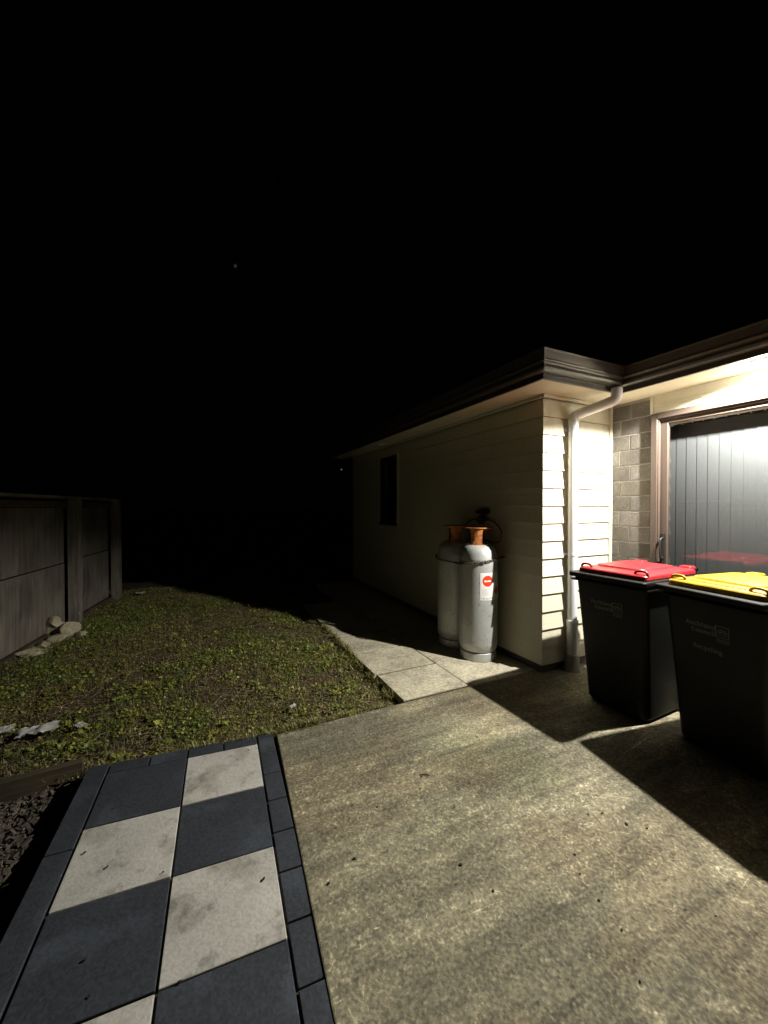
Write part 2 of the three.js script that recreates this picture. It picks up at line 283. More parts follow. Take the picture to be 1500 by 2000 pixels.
{
  const leafMat = new THREE.MeshPhysicalMaterial({ color: 0xffffff, roughness: 0.55, side: THREE.DoubleSide });
  const cover = (x, z) => fbm(x * 2.3 + 5, z * 2.3 + 60, 4), dry = (x, z) => clamp(sm(0.38, 0.52, fbm(x * 1.7 + 70, z * 1.7 + 20, 4)) * 0.95 + sm(-2.9, -1.5, x) * 0.35 + sm(-0.55, -0.15, z) * sm(-2.9, -2.2, x) * 0.5);
  const spot = () => { const t = Math.pow(R(), 1.35), z = -0.11 - t * 5.6, x = rr(-4.9, -1.325); return inLawn(x, z) ? [x, z] : null; };
  scatter('broadleaf_weed', leafGeo(0.0075, 0.020, 0.004), leafMat, 90000, () => {
    const s = spot(); if (!s) return null; const [x, z] = s, d = dry(x, z); if (R() > sm(0.30, 0.58, cover(x, z)) * (1 - 0.78 * d) + 0.04) return null;
    const v = rr(0.6, 2.6), y = rr(0, 1);
    return { x, z, y: lawnH(x, z) + rr(0.0, 0.030) * (1 - 0.5 * d), rx: rr(-0.9, 0.5), ry: rr(0, 6.28), rz: rr(-0.5, 0.5), s: 0.3 + 1.1 * R() * R() + (R() > 0.985 ? 0.9 : 0), c: R() > 0.94 ? [0.26 * v, 0.25 * v, 0.11 * v] : [lerp(0.075, 0.17, y * 0.6 + d * 0.4) * v, lerp(0.105, 0.165, y * 0.6) * v, lerp(0.018, 0.03, y) * v] };
  }, 'low broad-leaved weeds covering the lawn');
  const blade = new THREE.BufferGeometry(); blade.setAttribute('position', new THREE.Float32BufferAttribute([-0.0016, 0, 0, 0.0016, 0, 0, 0.0012, 0.022, 0.008, -0.0012, 0.022, 0.008, 0, 0.036, 0.024], 3)); blade.setIndex([0, 1, 2, 0, 2, 3, 3, 2, 4]);
  const bl = blade.toNonIndexed(); bl.computeVertexNormals();
  scatter('grass', bl, leafMat, 75000, () => {
    const s = spot(); if (!s) return null; const [x, z] = s, d = dry(x, z); if (R() > 0.25 + 0.7 * cover(x, z) - 0.3 * d) return null;
    const v = rr(0.7, 1.7), y = R();
    return { x, z, y: lawnH(x, z) - 0.004, rx: rr(-0.7, 1.0), ry: rr(0, 6.28), s: rr(0.5, 1.35), c: [lerp(0.07, 0.20, y * y) * v, lerp(0.10, 0.17, y * y) * v, lerp(0.022, 0.06, y) * v] };
  }, 'thin short grass between the weeds');
  { // clumps of larger leaves
    const q = rng(41), centres = []; while (centres.length < 420) { const z = -0.16 - Math.pow(q(), 1.3) * 4.6, x = -4.6 + q() * 3.25; if (inLawn(x, z) && q() > dry(x, z) * 0.75) centres.push([x, z, 0.03 + q() * 0.06, q()]); }
    scatter('leafy_weed_clump', leafGeo(0.012, 0.034, 0.006), leafMat, 13000, () => {
      const c = centres[Math.floor(R() * centres.length)], a = rr(0, 6.28), r = c[2] * Math.sqrt(R()), x = c[0] + r * Math.cos(a), z = c[1] + r * Math.sin(a); if (!inLawn(x, z)) return null; const v = rr(0.6, 1.5), y = c[3];
      return { x, z, y: lawnH(x, z) + (0.045 + 0.3 * c[2]) * (1 - r / c[2] * 0.75) * R(), rx: rr(-0.6, 0.3), ry: Math.atan2(Math.cos(a), Math.sin(a)) + rr(-0.7, 0.7), rz: rr(-0.4, 0.4), s: 0.3 + 1.25 * R() * R(), c: [lerp(0.10, 0.27, y) * v, lerp(0.15, 0.26, y) * v, lerp(0.025, 0.035, y) * v] };
    }, 'clumps of larger leafy weeds in the lawn');
    scatter('edge_grass', bl, leafMat, 5200, () => {
      const t = R(), e = R(); let x, z; if (e < 0.45) { x = lerp(-2.25, -1.33, t); z = -0.118; } else if (e < 0.75) { x = lerp(-3.2, -2.25, t); z = -0.125 + (x + 2.25) * 0.105; } else { x = -1.318; z = lerp(-0.13, -2.2, t); }
      if (fbm(x * 9 + 3, z * 9 + 8, 3) < 0.5) return null; const v = rr(0.6, 1.6), y = R(); x += rr(-0.03, 0.012); z += rr(-0.03, 0.010);
      return { x, z, y: lawnH(x, z) + rr(0.0, 0.03), rx: rr(-0.4, 1.1), ry: rr(0, 6.28), s: rr(0.7, 2.0), c: [lerp(0.12, 0.26, y) * v, lerp(0.14, 0.21, y) * v, lerp(0.03, 0.08, y) * v] };
    }, 'tufts of grass leaning over the paving edges');
  }
  const stalk = tube([[0, 0, 0], [0.03, 0.006, 0.004], [0.07, 0.004, -0.004], [0.12, 0.001, 0.006]], 0.0012, 6, 3);
  scatter('dry_stalks', stalk, std({ color: 0xffffff, roughness: 0.9 }), 700, () => { const s = spot(); if (!s) return null; const [x, z] = s, v = rr(0.5, 1.3); return { x, z, y: lawnH(x, z) + rr(0.012, 0.035), ry: rr(0, 6.28), rz: rr(-0.12, 0.12), s: rr(0.4, 1.5), c: [0.34 * v, 0.28 * v, 0.16 * v] }; }, 'long dry stalks straggling over the lawn');
  const litter = new THREE.BoxGeometry(0.004, 0.0022, 0.026);
  scatter('dry_litter', litter, std({ color: 0xffffff, roughness: 0.95 }), 26000, () => {
    const s = spot(); if (!s) return null; const [x, z] = s, d = dry(x, z); if (R() > 0.22 + 0.75 * d) return null;
    const v = rr(0.4, 1.8); return { x, z, y: lawnH(x, z) + rr(0.001, 0.010), rx: rr(-0.35, 0.35), ry: rr(0, 6.28), rz: rr(-0.4, 0.4), s: rr(0.4, 1.5), c: [0.19 * v, 0.145 * v, 0.075 * v] };
  }, 'dry brown stalks and leaf crumbs on the lawn');
}
{ // garden bed with bark between the path and the fence
  const g = new THREE.PlaneGeometry(2.6, 4.4, 90, 150), p = g.attributes.position; const h = (x, z) => -0.075 + 0.05 * (fbm(x * 5 + 3, z * 5 + 11, 4) - 0.5);
  for (let i = 0; i < p.count; i++) { const x = p.getX(i) - 4.62, z = p.getY(i) + 1.93; p.setXYZ(i, x, h(x, z), -0.27 + (z + 0.27)); }
  g.computeVertexNormals();
  const gi = g.index.array; for (let i = 0; i < gi.length; i += 3) { const t = gi[i]; gi[i] = gi[i + 1]; gi[i + 1] = t; } g.computeVertexNormals();
  structure(frame(mesh('garden_bed', boxUV(g, 1.1), M.soil)), 'dark garden bed left of the chequered paving');
  scatter('bark_chips', new THREE.BoxGeometry(0.030, 0.007, 0.014), std({ color: 0xffffff, roughness: 0.95 }), 14000, () => {
    const z = rr(-0.24, 2.4), x = rr(-4.6, -3.26 - z * 0.02); const v = rr(0.4, 1.6);
    return { x, z, y: h(x, z) + rr(0, 0.014), rx: rr(-0.6, 0.6), ry: rr(0, 6.28), rz: rr(-0.6, 0.6), s: rr(0.4, 1.3), c: [0.085 * v, 0.07 * v, 0.055 * v] };
  }, 'loose bark chips in the garden bed');
}
{ // timber edging board in front of the lawn
  const g = frame(thing('timber_edging', 'low weathered timber board edging the bark garden bed', 'garden edging'), -3.30, 0, -0.262, 0.105);
  mesh('board', boxUV(rbox(-1.6, 0.0, -0.13, 0.035, -0.045, 0.0, 0.006, 2), 1, 0.2, 0.4, true), M.timber, g);
  for (const x of [-0.35, -1.2]) mesh('stake', boxUV(rbox(x - 0.025, x + 0.025, -0.15, 0.02, -0.097, -0.048, 0.004), 1, 0.7, 0.1), M.timber, g);
}

// ---------------------------------------------------------------- house
const L = 0.908, SOF = 2.465, WEND = -4.63, BY0 = 0.077, BH = (SOF - 0.03 - BY0) / 15;
const house = hframe(thing('house', 'cream weatherboard house with grey brick pier and brown gutters', 'house'));
function boardGeo(axis, a0, a1, y0, y1, mitre0, mitre1, seed) { // bevelled weatherboard; axis 'z': face towards -x, 'x': face towards +z
  const tb = 0.026, tt = 0.008, lip = 0.005;
  const sec = [[0, y0 + lip], [tb, y0], [tb - 0.001, y0 + 0.004], [tt, y1 - 0.0005], [0, y1 - 0.0005]];
  const A = [], B = [];
  for (const [o, y] of sec) { const s0 = a0 + mitre0 * o, s1 = a1 + mitre1 * o; if (axis === 'z') { A.push(new THREE.Vector3(-o, y, s0)); B.push(new THREE.Vector3(-o, y, s1)); } else { A.push(new THREE.Vector3(s0, y, o)); B.push(new THREE.Vector3(s1, y, o)); } }
  const g = loft(axis === 'z' ? [A, B] : [A, B], true, true, 0.3);
  return boxUV(g, 2, seed * 0.37, seed * 0.61);
}
{
  const side = part('side_wall', house), ret = part('return_wall', house);
  const W0 = -2.76, W1 = -3.37, WY0 = 1.225, WY1 = 2.285;
  for (let i = 0; i < 15; i++) {
    const y0 = BY0 + i * BH, y1 = y0 + BH;
    if (y1 > WY0 + 0.01 && y0 < WY1 - 0.01) {
      mesh('weatherboard', boardGeo('z', W0 + 0.045, -0.0004, y0, y1, 0, 1, i + 1), M.cream, side);
      mesh('weatherboard', boardGeo('z', WEND, W1 - 0.045, y0, y1, 0, 0, i + 31), M.cream, side);
    } else mesh('weatherboard', boardGeo('z', WEND, -0.0004, y0, y1, 0, 1, i + 1), M.cream, side);
    mesh('weatherboard', boardGeo('x', 0.0004, L - 0.042, y0, y1, -1, 0, i + 61), M.cream, ret);
  }
  mesh('corner_batten', boxUV(rbox(L - 0.040, L - 0.004, BY0, SOF - 0.002, 0.001, 0.034, 0.003), 2), M.cream, ret);
  mesh('wall_lining', merge([box(0.002, 0.1, BY0, 2.6, W0 + 0.0, -0.1), box(0.002, 0.1, BY0, 2.6, WEND, W1), box(0.003, 0.1, BY0, WY0, W1, W0), box(0.003, 0.1, WY1, 2.6, W1, W0)]), M.room, side);
  mesh('wall_lining', box(0.003, L + 0.1, BY0, 2.6, -0.1, -0.002), M.room, ret);
  // side window
  const win = part('window', house);
  for (const [a, b] of [[W0 + 0.001, W0 + 0.044], [W1 - 0.044, W1 - 0.001]]) mesh('facing', boxUV(rbox(-0.036, 0.0, WY0 - 0.045, WY1 + 0.04, a, b, 0.003), 2), M.cream, win);
  mesh('frame', merge([rbox(-0.03, 0.05, WY0, WY1, W0 - 0.045, W0 - 0.001, 0.003), rbox(-0.03, 0.05, WY0, WY1, W1 + 0.001, W1 + 0.045, 0.003), rbox(-0.029, 0.05, WY0, WY0 + 0.05, W1 + 0.046, W0 - 0.046, 0.003), rbox(-0.029, 0.05, WY1 - 0.05, WY1, W1 + 0.046, W0 - 0.046, 0.003)]), M.aluDark, win);
  mesh('pane', box(0.010, 0.014, WY0 + 0.05, WY1 - 0.05, W1 + 0.045, W0 - 0.045), M.glass, win);
  mesh('sill', rbox(-0.05, 0.0, WY0 - 0.03, WY0 - 0.002, W1 - 0.04, W0 + 0.04, 0.003), M.aluDark, win);
  // foundation, shell, roof
  mesh('foundation', merge([box(0.006, 0.15, -0.12, BY0 + 0.02, WEND, 0.0), box(0.15, L + 0.12, -0.12, BY0 + 0.02, -0.15, -0.006)]), M.foundation, house);
  mesh('inner_shell', merge([box(0.1, 8, BY0 - 0.05, BY0, WEND, -0.1), box(L + 0.32, 8, BY0 - 0.05, BY0 - 0.001, -0.1, 6), box(0.1, 8, 2.60, 2.62, WEND, -0.1), box(L + 0.1, 8, 2.601, 2.621, -0.1, 6), box(0, 8, BY0, 2.6, WEND - 0.12, WEND), box(8, 8.1, BY0, 2.6, WEND, 6), box(L, 8, BY0, 2.6, 6, 6.1), box(0.11, 8, BY0, 2.6, -2.0, -1.95)]), M.room, house);
}
{ // eaves
  const so = part('soffit', house);
  const sheet = pts => { const g = slab(pts, SOF, SOF + 0.008, 0.001); return boxUV(g, 1); };
  mesh('soffit_sheet', sheet([[-0.40, -1.9], [-0.026, -1.9], [-0.026, -0.002], [-0.40, -0.002]]), M.soffit, so);
  mesh('soffit_sheet', sheet([[-0.40, WEND - 0.4], [-0.026, WEND - 0.4], [-0.026, -1.904], [-0.40, -1.904]]), M.soffit, so);
  mesh('soffit_sheet', sheet([[-0.40, 0.002], [0.50, 0.002], [0.50, 0.36], [-0.40, 0.36]]), M.soffit, so);
  mesh('soffit_sheet', sheet([[0.504, 0.002], [L, 0.002], [L, 2.4], [0.504, 2.4]]), M.soffit, so);
  mesh('soffit_sheet', sheet([[0.504, 2.404], [L, 2.404], [L, 6.4], [0.504, 6.4]]), M.soffit, so);
  mesh('cornice_bead', boxUV(merge([rbox(-0.050, -0.026, SOF - 0.03, SOF - 0.001, WEND, 0.026, 0.003), rbox(-0.050, L - 0.045, SOF - 0.03, SOF - 0.001, 0.027, 0.050, 0.003)]), 2), M.cream, so);
  const vent = mesh('soffit_vent', merge([new THREE.CylinderGeometry(0.075, 0.07, 0.012, 28).translate(-0.17, SOF - 0.006, -3.0), new THREE.TorusGeometry(0.06, 0.006, 6, 24).rotateX(Math.PI / 2).translate(-0.17, SOF - 0.013, -3.0)]), M.whitePlastic, so);
  const path = [[-0.40, WEND - 0.5], [-0.40, 0.36], [0.50, 0.36], [0.50, 6.5]];
  mesh('fascia', sweepXZ(path, [[-0.018, 2.448], [0.004, 2.448], [0.004, 2.618], [-0.018, 2.618]], true), M.fascia, house);
  mesh('gutter', sweepXZ(path, [[0.006, 2.613], [0.006, 2.488], [0.050, 2.486], [0.066, 2.492], [0.074, 2.508], [0.075, 2.530], [0.080, 2.540], [0.090, 2.544], [0.093, 2.552], [0.092, 2.562], [0.098, 2.584], [0.106, 2.614], [0.111, 2.624], [0.110, 2.630], [0.104, 2.628], [0.094, 2.593], [0.080, 2.553], [0.066, 2.518], [0.055, 2.498], [0.012, 2.498], [0.012, 2.613]], true), M.fascia, house);
  { // hipped roof as a height field over the eaves outline
    const dA = (x, z) => Math.min(x + 0.39, 0.35 - z, z + 4.95, 8.4 - x), dB = (x, z) => Math.min(x - 0.51, 6.4 - z, 8.4 - x, z + 4.95), D = (x, z) => Math.max(dA(x, z), dB(x, z));
    const pos = [], st = 0.15, hgt = (x, z) => 2.615 + 0.34 * Math.max(0, D(x, z));
    for (let x = -0.39; x < 8.4; x += st) for (let z = -4.95; z < 6.4; z += st) { if (D(x + st / 2, z + st / 2) < 0) continue; const P = (a, b) => [a, hgt(a, b), b]; pos.push(...P(x, z), ...P(x, z + st), ...P(x + st, z + st), ...P(x, z), ...P(x + st, z + st), ...P(x + st, z)); }
    const g = new THREE.BufferGeometry(); g.setAttribute('position', new THREE.Float32BufferAttribute(pos, 3)); g.computeVertexNormals(); mesh('roof', boxUV(g, 1), M.roof, house);
  }
}
{ // brick pier beside the sliding door
  const bw = part('brick_pier', house), rows = 17, ch = (SOF - 0.02 - 0.0) / rows;
  mesh('mortar', boxUV(box(L + 0.006, L + 0.11, 0.0, SOF, 0.0005, 0.377), 1), M.mortar, bw);
  for (let i = 0; i < rows; i++) {
    const cuts = i % 2 ? [0.002, 0.105, 0.382] : [0.002, 0.200, 0.382];
    for (let k = 0; k < 2; k++) { const o = rr(-0.0015, 0.0015); mesh('brick', boxUV(rbox(L + o, L + 0.104, i * ch + 0.005, (i + 1) * ch - 0.005, cuts[k] + (k ? 0.005 : 0), cuts[k + 1] - (k ? 0 : 0.005), 0.004), 0.6, R(), R()), M.brick[Math.floor(R() * 3)], bw); }
  }
  mesh('house_wall', merge([box(L + 0.02, L + 0.12, 0, 2.6, 2.86, 6), box(L + 0.09, L + 0.18, 2.301, 2.6, 0.3775, 2.86), box(L + 0.112, L + 0.30, 0, 2.6, -0.1, 0.374)]), M.room, house);
  const fr = part('frieze', house);
  mesh('frieze_board', boxUV(rbox(L - 0.012, L + 0.088, 2.306, SOF - 0.001, 0.412, 6, 0.002), 2, 0.3, 0.3), M.cream, fr);
  mesh('end_batten', boxUV(rbox(L - 0.020, L + 0.086, 2.304, SOF - 0.001, 0.384, 0.4115, 0.002), 2), M.cream, fr);
  mesh('drip_strip', boxUV(rbox(L - 0.022, L - 0.012, 2.360, 2.372, 0.413, 6, 0.001), 2), M.cream, fr);
}
{ // brown aluminium sliding door
  const d = part('sliding_door', house), z0 = 0.398, z1 = 2.85;
  mesh('seal', box(L + 0.012, L + 0.10, 0.02, 2.30, 0.386, z0 - 0.001), M.seal, d);
  const P = (g, n = 'frame') => mesh(n, g, M.alu, d);
  P(merge([rbox(L - 0.030, L + 0.10, 0.03, 2.300, z0, z0 + 0.052, 0.003), rbox(L - 0.018, L + 0.10, 0.03, 2.246, z0 + 0.053, z0 + 0.060, 0.002)]), 'jamb');
  P(merge([rbox(L - 0.030, L + 0.10, 0.03, 2.300, z1 - 0.05, z1, 0.003)]), 'jamb');
  P(merge([rbox(L - 0.032, L + 0.10, 2.250, 2.302, z0 + 0.0525, z1 - 0.051, 0.003), rbox(L - 0.010, L + 0.09, 2.235, 2.2495, z0 + 0.0605, z1 - 0.052, 0.002)]), 'head');
  P(rbox(L - 0.06, L + 0.10, 0.03, 0.085, z0 + 0.0525, z1 - 0.051, 0.003), 'sill');
  const s0 = z0 + 0.061, s1 = 1.72;
  P(rbox(L + 0.012, L + 0.048, 0.09, 2.234, s0, s0 + 0.055, 0.003), 'stile');
  P(rbox(L + 0.012, L + 0.048, 0.09, 2.234, s1 - 0.055, s1, 0.003), 'stile');
  P(rbox(L + 0.012, L + 0.048, 2.205, 2.234, s0 + 0.0555, s1 - 0.0555, 0.003), 'rail');
  P(rbox(L + 0.012, L + 0.048, 0.09, 0.17, s0 + 0.0555, s1 - 0.0555, 0.003), 'rail');
  mesh('pane', box(L + 0.027, L + 0.033, 0.171, 2.204, s0 + 0.056, s1 - 0.056), M.glass, d);
  P(rbox(L + 0.053, L + 0.088, 0.09, 2.234, s1 - 0.05, s1 + 0.004, 0.003), 'stile');
  P(rbox(L + 0.053, L + 0.088, 0.09, 2.234, z1 - 0.10, z1 - 0.052, 0.003), 'stile');
  P(rbox(L + 0.053, L + 0.088, 2.19, 2.234, s1 + 0.0045, z1 - 0.101, 0.003), 'rail');
  P(rbox(L + 0.053, L + 0.088, 0.09, 0.17, s1 + 0.0045, z1 - 0.101, 0.003), 'rail');
  mesh('pane', box(L + 0.067, L + 0.073, 0.171, 2.189, s1 + 0.005, z1 - 0.102), M.glass, d);
  const hz = s0 + 0.028; // D-shaped pull handle
  mesh('handle', merge([tube([[L + 0.012, 1.03, hz], [L - 0.03, 1.04, hz], [L - 0.042, 1.08, hz], [L - 0.042, 1.16, hz], [L - 0.03, 1.20, hz], [L + 0.012, 1.21, hz]], 0.009, 30, 8), rbox(L + 0.004, L + 0.0118, 0.99, 1.25, hz - 0.016, hz + 0.016, 0.003)]), M.black, d);
}
{ // downpipe on the return wall
  const dp = part('downpipe', house), r = 0.041;
  const px = 0.298, pz = 0.072;
  mesh('pipe', new THREE.CylinderGeometry(r, r, 2.24 - 0.44, 28).translate(px, (2.24 + 0.44) / 2, pz), M.pvc, dp);
  mesh('upper_bend', tube([[0.394, 2.466, 0.405], [0.394, 2.43, 0.405], [0.394, 2.40, 0.402], [0.390, 2.375, 0.388], [0.380, 2.362, 0.355], [0.345, 2.335, 0.235], [0.312, 2.308, 0.115], [0.303, 2.298, 0.086], [0.299, 2.280, 0.074], [px, 2.245, pz], [px, 2.21, pz]], r + 0.002, 70, 24), M.pvc, dp);
  mesh('coupling', new THREE.CylinderGeometry(r + 0.004, r + 0.004, 0.045, 28).translate(px, 1.885, pz), M.pvc, dp);
  mesh('socket', new THREE.LatheGeometry([[r + 0.001, 0.02], [r + 0.006, 0.05], [r + 0.006, 0.40], [r + 0.011, 0.43], [r + 0.011, 0.455], [r + 0.001, 0.46]].map(p => new THREE.Vector2(...p)), 28).translate(px, 0, pz), M.pvc, dp);
  mesh('drain_collar', new THREE.LatheGeometry([[r + 0.035, -0.03], [r + 0.035, 0.0], [r + 0.022, 0.05], [r + 0.018, 0.14], [r + 0.007, 0.15]].map(p => new THREE.Vector2(...p)), 28).translate(px, 0, pz), M.mortar, dp);
  for (const y of [2.18, 1.05]) mesh('bracket', merge([new THREE.CylinderGeometry(r + 0.003, r + 0.003, 0.022, 24).translate(px, y, pz), rbox(px - 0.055, px + 0.055, y - 0.011, y + 0.011, 0.018, 0.036, 0.002)]), M.pvc, dp);
}
{ // vertical blind behind the door
  const b = hframe(thing('vertical_blind', 'closed grey vertical blind hanging behind the glass door', 'blind'));
  mesh('track', rbox(L + 0.138, L + 0.178, 2.210, 2.246, 0.44, 2.80, 0.003), M.whitePlastic, b);
  const slatG = rbox(-0.0007, 0.0007, -1.03, 1.03, -0.0445, 0.0445, 0.0006);
  for (let k = 0; k < 30; k++) {
    const z = 0.475 + k * 0.078;
    const q = mesh('slat', slatG, M.blind, b); q.position.set(L + 0.158, 1.165, z); q.rotation.y = 0.06 + rr(-0.01, 0.01);
    mesh('hanger', new THREE.SphereGeometry(0.006, 8, 6), M.whitePlastic, b).position.set(L + 0.152, 2.203, z);
  }
}
{ // round lamp fixed under the soffit, right at the edge of the view
  const [lx, ly, lz] = LAMP.local, l = hframe(thing('soffit_lamp', 'round glowing lamp under the soffit above the glass door', 'lamp'), lx, ly, lz);
  mesh('bezel', new THREE.LatheGeometry([[0.045, -0.001], [0.056, -0.001], [0.056, -0.006], [0.052, -0.010], [0.047, -0.010]].map(p => new THREE.Vector2(...p)), 40), M.whitePlastic, l);
  mesh('diffuser', new THREE.LatheGeometry([[0.0, -0.036], [0.02, -0.035], [0.034, -0.030], [0.043, -0.021], [0.046, -0.008], [0.046, -0.002]].map(p => new THREE.Vector2(...p)), 40), std({ color: 0xffffff, emissive: LAMP.color, emissiveIntensity: 110, roughness: 0.4, side: THREE.DoubleSide }), l);
  const p = new THREE.SpotLight(LAMP.color, LAMP.candela, 0, 1.41, 0.12, 2); p.name = 'lamp_light'; p.position.set(0, -0.022, 0); p.castShadow = true; p.shadow.radius = 1.1; p.shadow.mapSize.set(2048, 2048);
  p.target.position.set(0, -1, 0); p.target.name = 'lamp_aim'; l.add(p); l.add(p.target);
}

// ---------------------------------------------------------------- wheelie bins
const font = await new FontLoader().loadAsync('fonts/droid/droid_sans_bold.typeface.json');
function wheelieBin(label, lidMat, recycling, kx = 1) {
  const ring = (w, zf, zb, r, y) => rrect(w * kx, zf, zb, r, y);
  const b = thing('wheelie_bin', label, 'wheelie bin', 'wheelie bins lined up at the door');
  const body = loft([ring(0.44, 0.215, -0.20, 0.05, 0.012), ring(0.465, 0.23, -0.215, 0.055, 0.03), ring(0.472, 0.236, -0.222, 0.055, 0.10), ring(0.500, 0.267, -0.29, 0.05, 0.45), ring(0.538, 0.314, -0.325, 0.045, 0.90), ring(0.540, 0.316, -0.326, 0.045, 0.93)], true, true, 0.5);
  mesh('body', boxUV(body, 1, R(), R()), M.bin, b);
  mesh('rim', boxUV(merge([
    loft([ring(0.556, 0.338, -0.335, 0.035, 0.921), ring(0.578, 0.362, -0.340, 0.03, 0.925), ring(0.578, 0.362, -0.340, 0.03, 0.934), ring(0.552, 0.330, -0.335, 0.035, 0.936), ring(0.552, 0.330, -0.335, 0.035, 0.950), ring(0.580, 0.366, -0.342, 0.025, 0.953), ring(0.584, 0.370, -0.344, 0.025, 0.958), ring(0.584, 0.370, -0.344, 0.025, 0.982), ring(0.580, 0.366, -0.342, 0.025, 0.986), ring(0.515, 0.300, -0.32, 0.03, 0.985)], true, true, 0.5)]), 1), M.bin, b);
  const lid = loft([ring(0.514, 0.300, -0.350, 0.03, 0.989), ring(0.520, 0.303, -0.352, 0.03, 0.993), ring(0.514, 0.299, -0.350, 0.03, 1.013), ring(0.504, 0.292, -0.346, 0.03, 1.020), ring(0.490, 0.284, -0.342, 0.03, 1.022), ring(0.372, 0.212, -0.225, 0.05, 1.034), ring(0.356, 0.202, -0.215, 0.05, 1.046), ring(0.338, 0.190, -0.205, 0.05, 1.049), ring(0.10, 0.05, -0.05, 0.04, 1.057)], true, true, 0.35);
  const lm = mesh('lid', boxUV(lid, 1, R(), R()), lidMat, b);
  for (const sx of [-1, 1]) { // moulded grips at the front corners
    const x = sx * (0.260 * kx - 0.051); mesh('grip', merge([tube([[x - 0.042, 1.014, 0.262], [x - 0.036, 1.036, 0.262], [x - 0.022, 1.044, 0.262], [x + 0.022, 1.044, 0.262], [x + 0.036, 1.036, 0.262], [x + 0.042, 1.014, 0.262]], 0.0085, 24, 8)]), lidMat, lm);
    mesh('hinge', rbox(sx * 0.17 - 0.04, sx * 0.17 + 0.04, 0.995, 1.035, -0.425, -0.345, 0.012, 3), lidMat, lm);
  }
  mesh('handle', merge([tube([[-0.235 * kx, 1.008, -0.405], [0.235 * kx, 1.008, -0.405]], 0.016, 4, 14), ...[-0.21, 0, 0.21].map(x => rbox(x - 0.013, x + 0.013, 0.955, 1.008, -0.412, -0.335, 0.006))]), M.bin, b);
  for (const sx of [-1, 1]) {
    const w = part('wheel', b);
    mesh('tyre', new THREE.TorusGeometry(0.078, 0.022, 10, 32).rotateY(Math.PI / 2).translate(sx * 0.235 * kx, 0.1, -0.275), M.black, w);
    mesh('rim', new THREE.CylinderGeometry(0.062, 0.062, 0.03, 28).rotateZ(Math.PI / 2).translate(sx * 0.235 * kx, 0.1, -0.275), M.bin, w);
    mesh('hub', new THREE.CylinderGeometry(0.017, 0.02, 0.014, 16).rotateZ(Math.PI / 2).translate(sx * (0.235 * kx + 0.021), 0.1, -0.275), M.whitePlastic, w);
  }
  mesh('axle', new THREE.CylinderGeometry(0.011, 0.011, 0.46 * kx, 12).rotateZ(Math.PI / 2).translate(0, 0.1, -0.275), M.steel, b);
  // print on the front
  const dz = (0.314 - 0.267) / 0.45, tilt = Math.atan(dz), yC = 0.70, face = y => 0.267 + (y - 0.45) * dz + 0.0012;
  const pr = part('print', b);
  const write = (s, size, x, y) => { const g = new TextGeometry(s, { font, size, depth: 0.0008, curveSegments: 3 }); g.rotateX(tilt); const m = mesh('lettering', g, M.print, pr); m.position.set(x, y, face(y)); };
  write('Auckland', 0.027, -0.135, 0.770); write('Council', 0.027, -0.107, 0.733);
  const em = [], ex = 0.062, ey = 0.768; // square emblem with an arched flower in it
  const S = new THREE.Shape(), q = 0.034; S.moveTo(-q, -q); S.lineTo(q, -q); S.lineTo(q, q); S.lineTo(-q, q); S.lineTo(-q, -q);
  const H = new THREE.Path(), q2 = 0.030; H.moveTo(-q2, -q2); H.lineTo(-q2, q2); H.lineTo(q2, q2); H.lineTo(q2, -q2); H.lineTo(-q2, -q2); S.holes.push(H);
  em.push(new THREE.ExtrudeGeometry(S, { depth: 0.0008, bevelEnabled: false }));
  for (let k = 0; k < 7; k++) { const a = Math.PI * (k + 0.5) / 7, g = new THREE.BoxGeometry(0.0042, 0.013, 0.0008); g.translate(0, 0.016, 0.0004); g.rotateZ(a - Math.PI / 2); g.translate(0, -0.010, 0); em.push(g); }
  for (const [r0, r1] of [[0.0245, 0.0275]]) em.push(new THREE.RingGeometry(r0, r1, 24, 1, 0.15, Math.PI - 0.3).translate(0, -0.010, 0.0009));
  em.push(new THREE.BoxGeometry(0.046, 0.003, 0.0008).translate(0, -0.016, 0.0004));
  const emg = merge(em); emg.rotateX(tilt); mesh('emblem', emg, M.print, pr).position.set(ex, ey, face(ey));
  for (let k = 0; k < 2; k++) { // small illegible lines under the emblem
    const g = merge(Array.from({ length: 6 }, (_, i) => new THREE.BoxGeometry(0.008, 0.006, 0.0008).translate(-0.028 + i * 0.0112, 0, 0.0004))); g.rotateX(tilt); mesh('small_print', g, M.print, pr).position.set(ex, 0.721 - k * 0.012, face(0.721 - k * 0.012));
  }
  if (recycling) {
    write('Recycling', 0.025, -0.10, 0.635);
    const g = []; let x = -0.14; const q3 = rng(5); while (x < 0.14) { const w = 0.006 + q3() * 0.010; g.push(rbox(x, x + w, 1.0215, 1.0300, 0.244, 0.260, 0.001)); x += w + 0.005 + (q3() > 0.8 ? 0.012 : 0); }
    mesh('raised_lettering', merge(g), lidMat, lm);
  }
  return b;
}
frame(wheelieBin('black wheelie bin with red lid beside the white downpipe', M.redLid, false, 0.96), 0.248, 0.0, 0.632, -Math.PI / 2 + 0.03);
frame(wheelieBin('black wheelie bin with yellow lid, marked for recycling', M.yellowLid, true), 0.280, 0.0, 1.278, -Math.PI / 2 - 0.15);

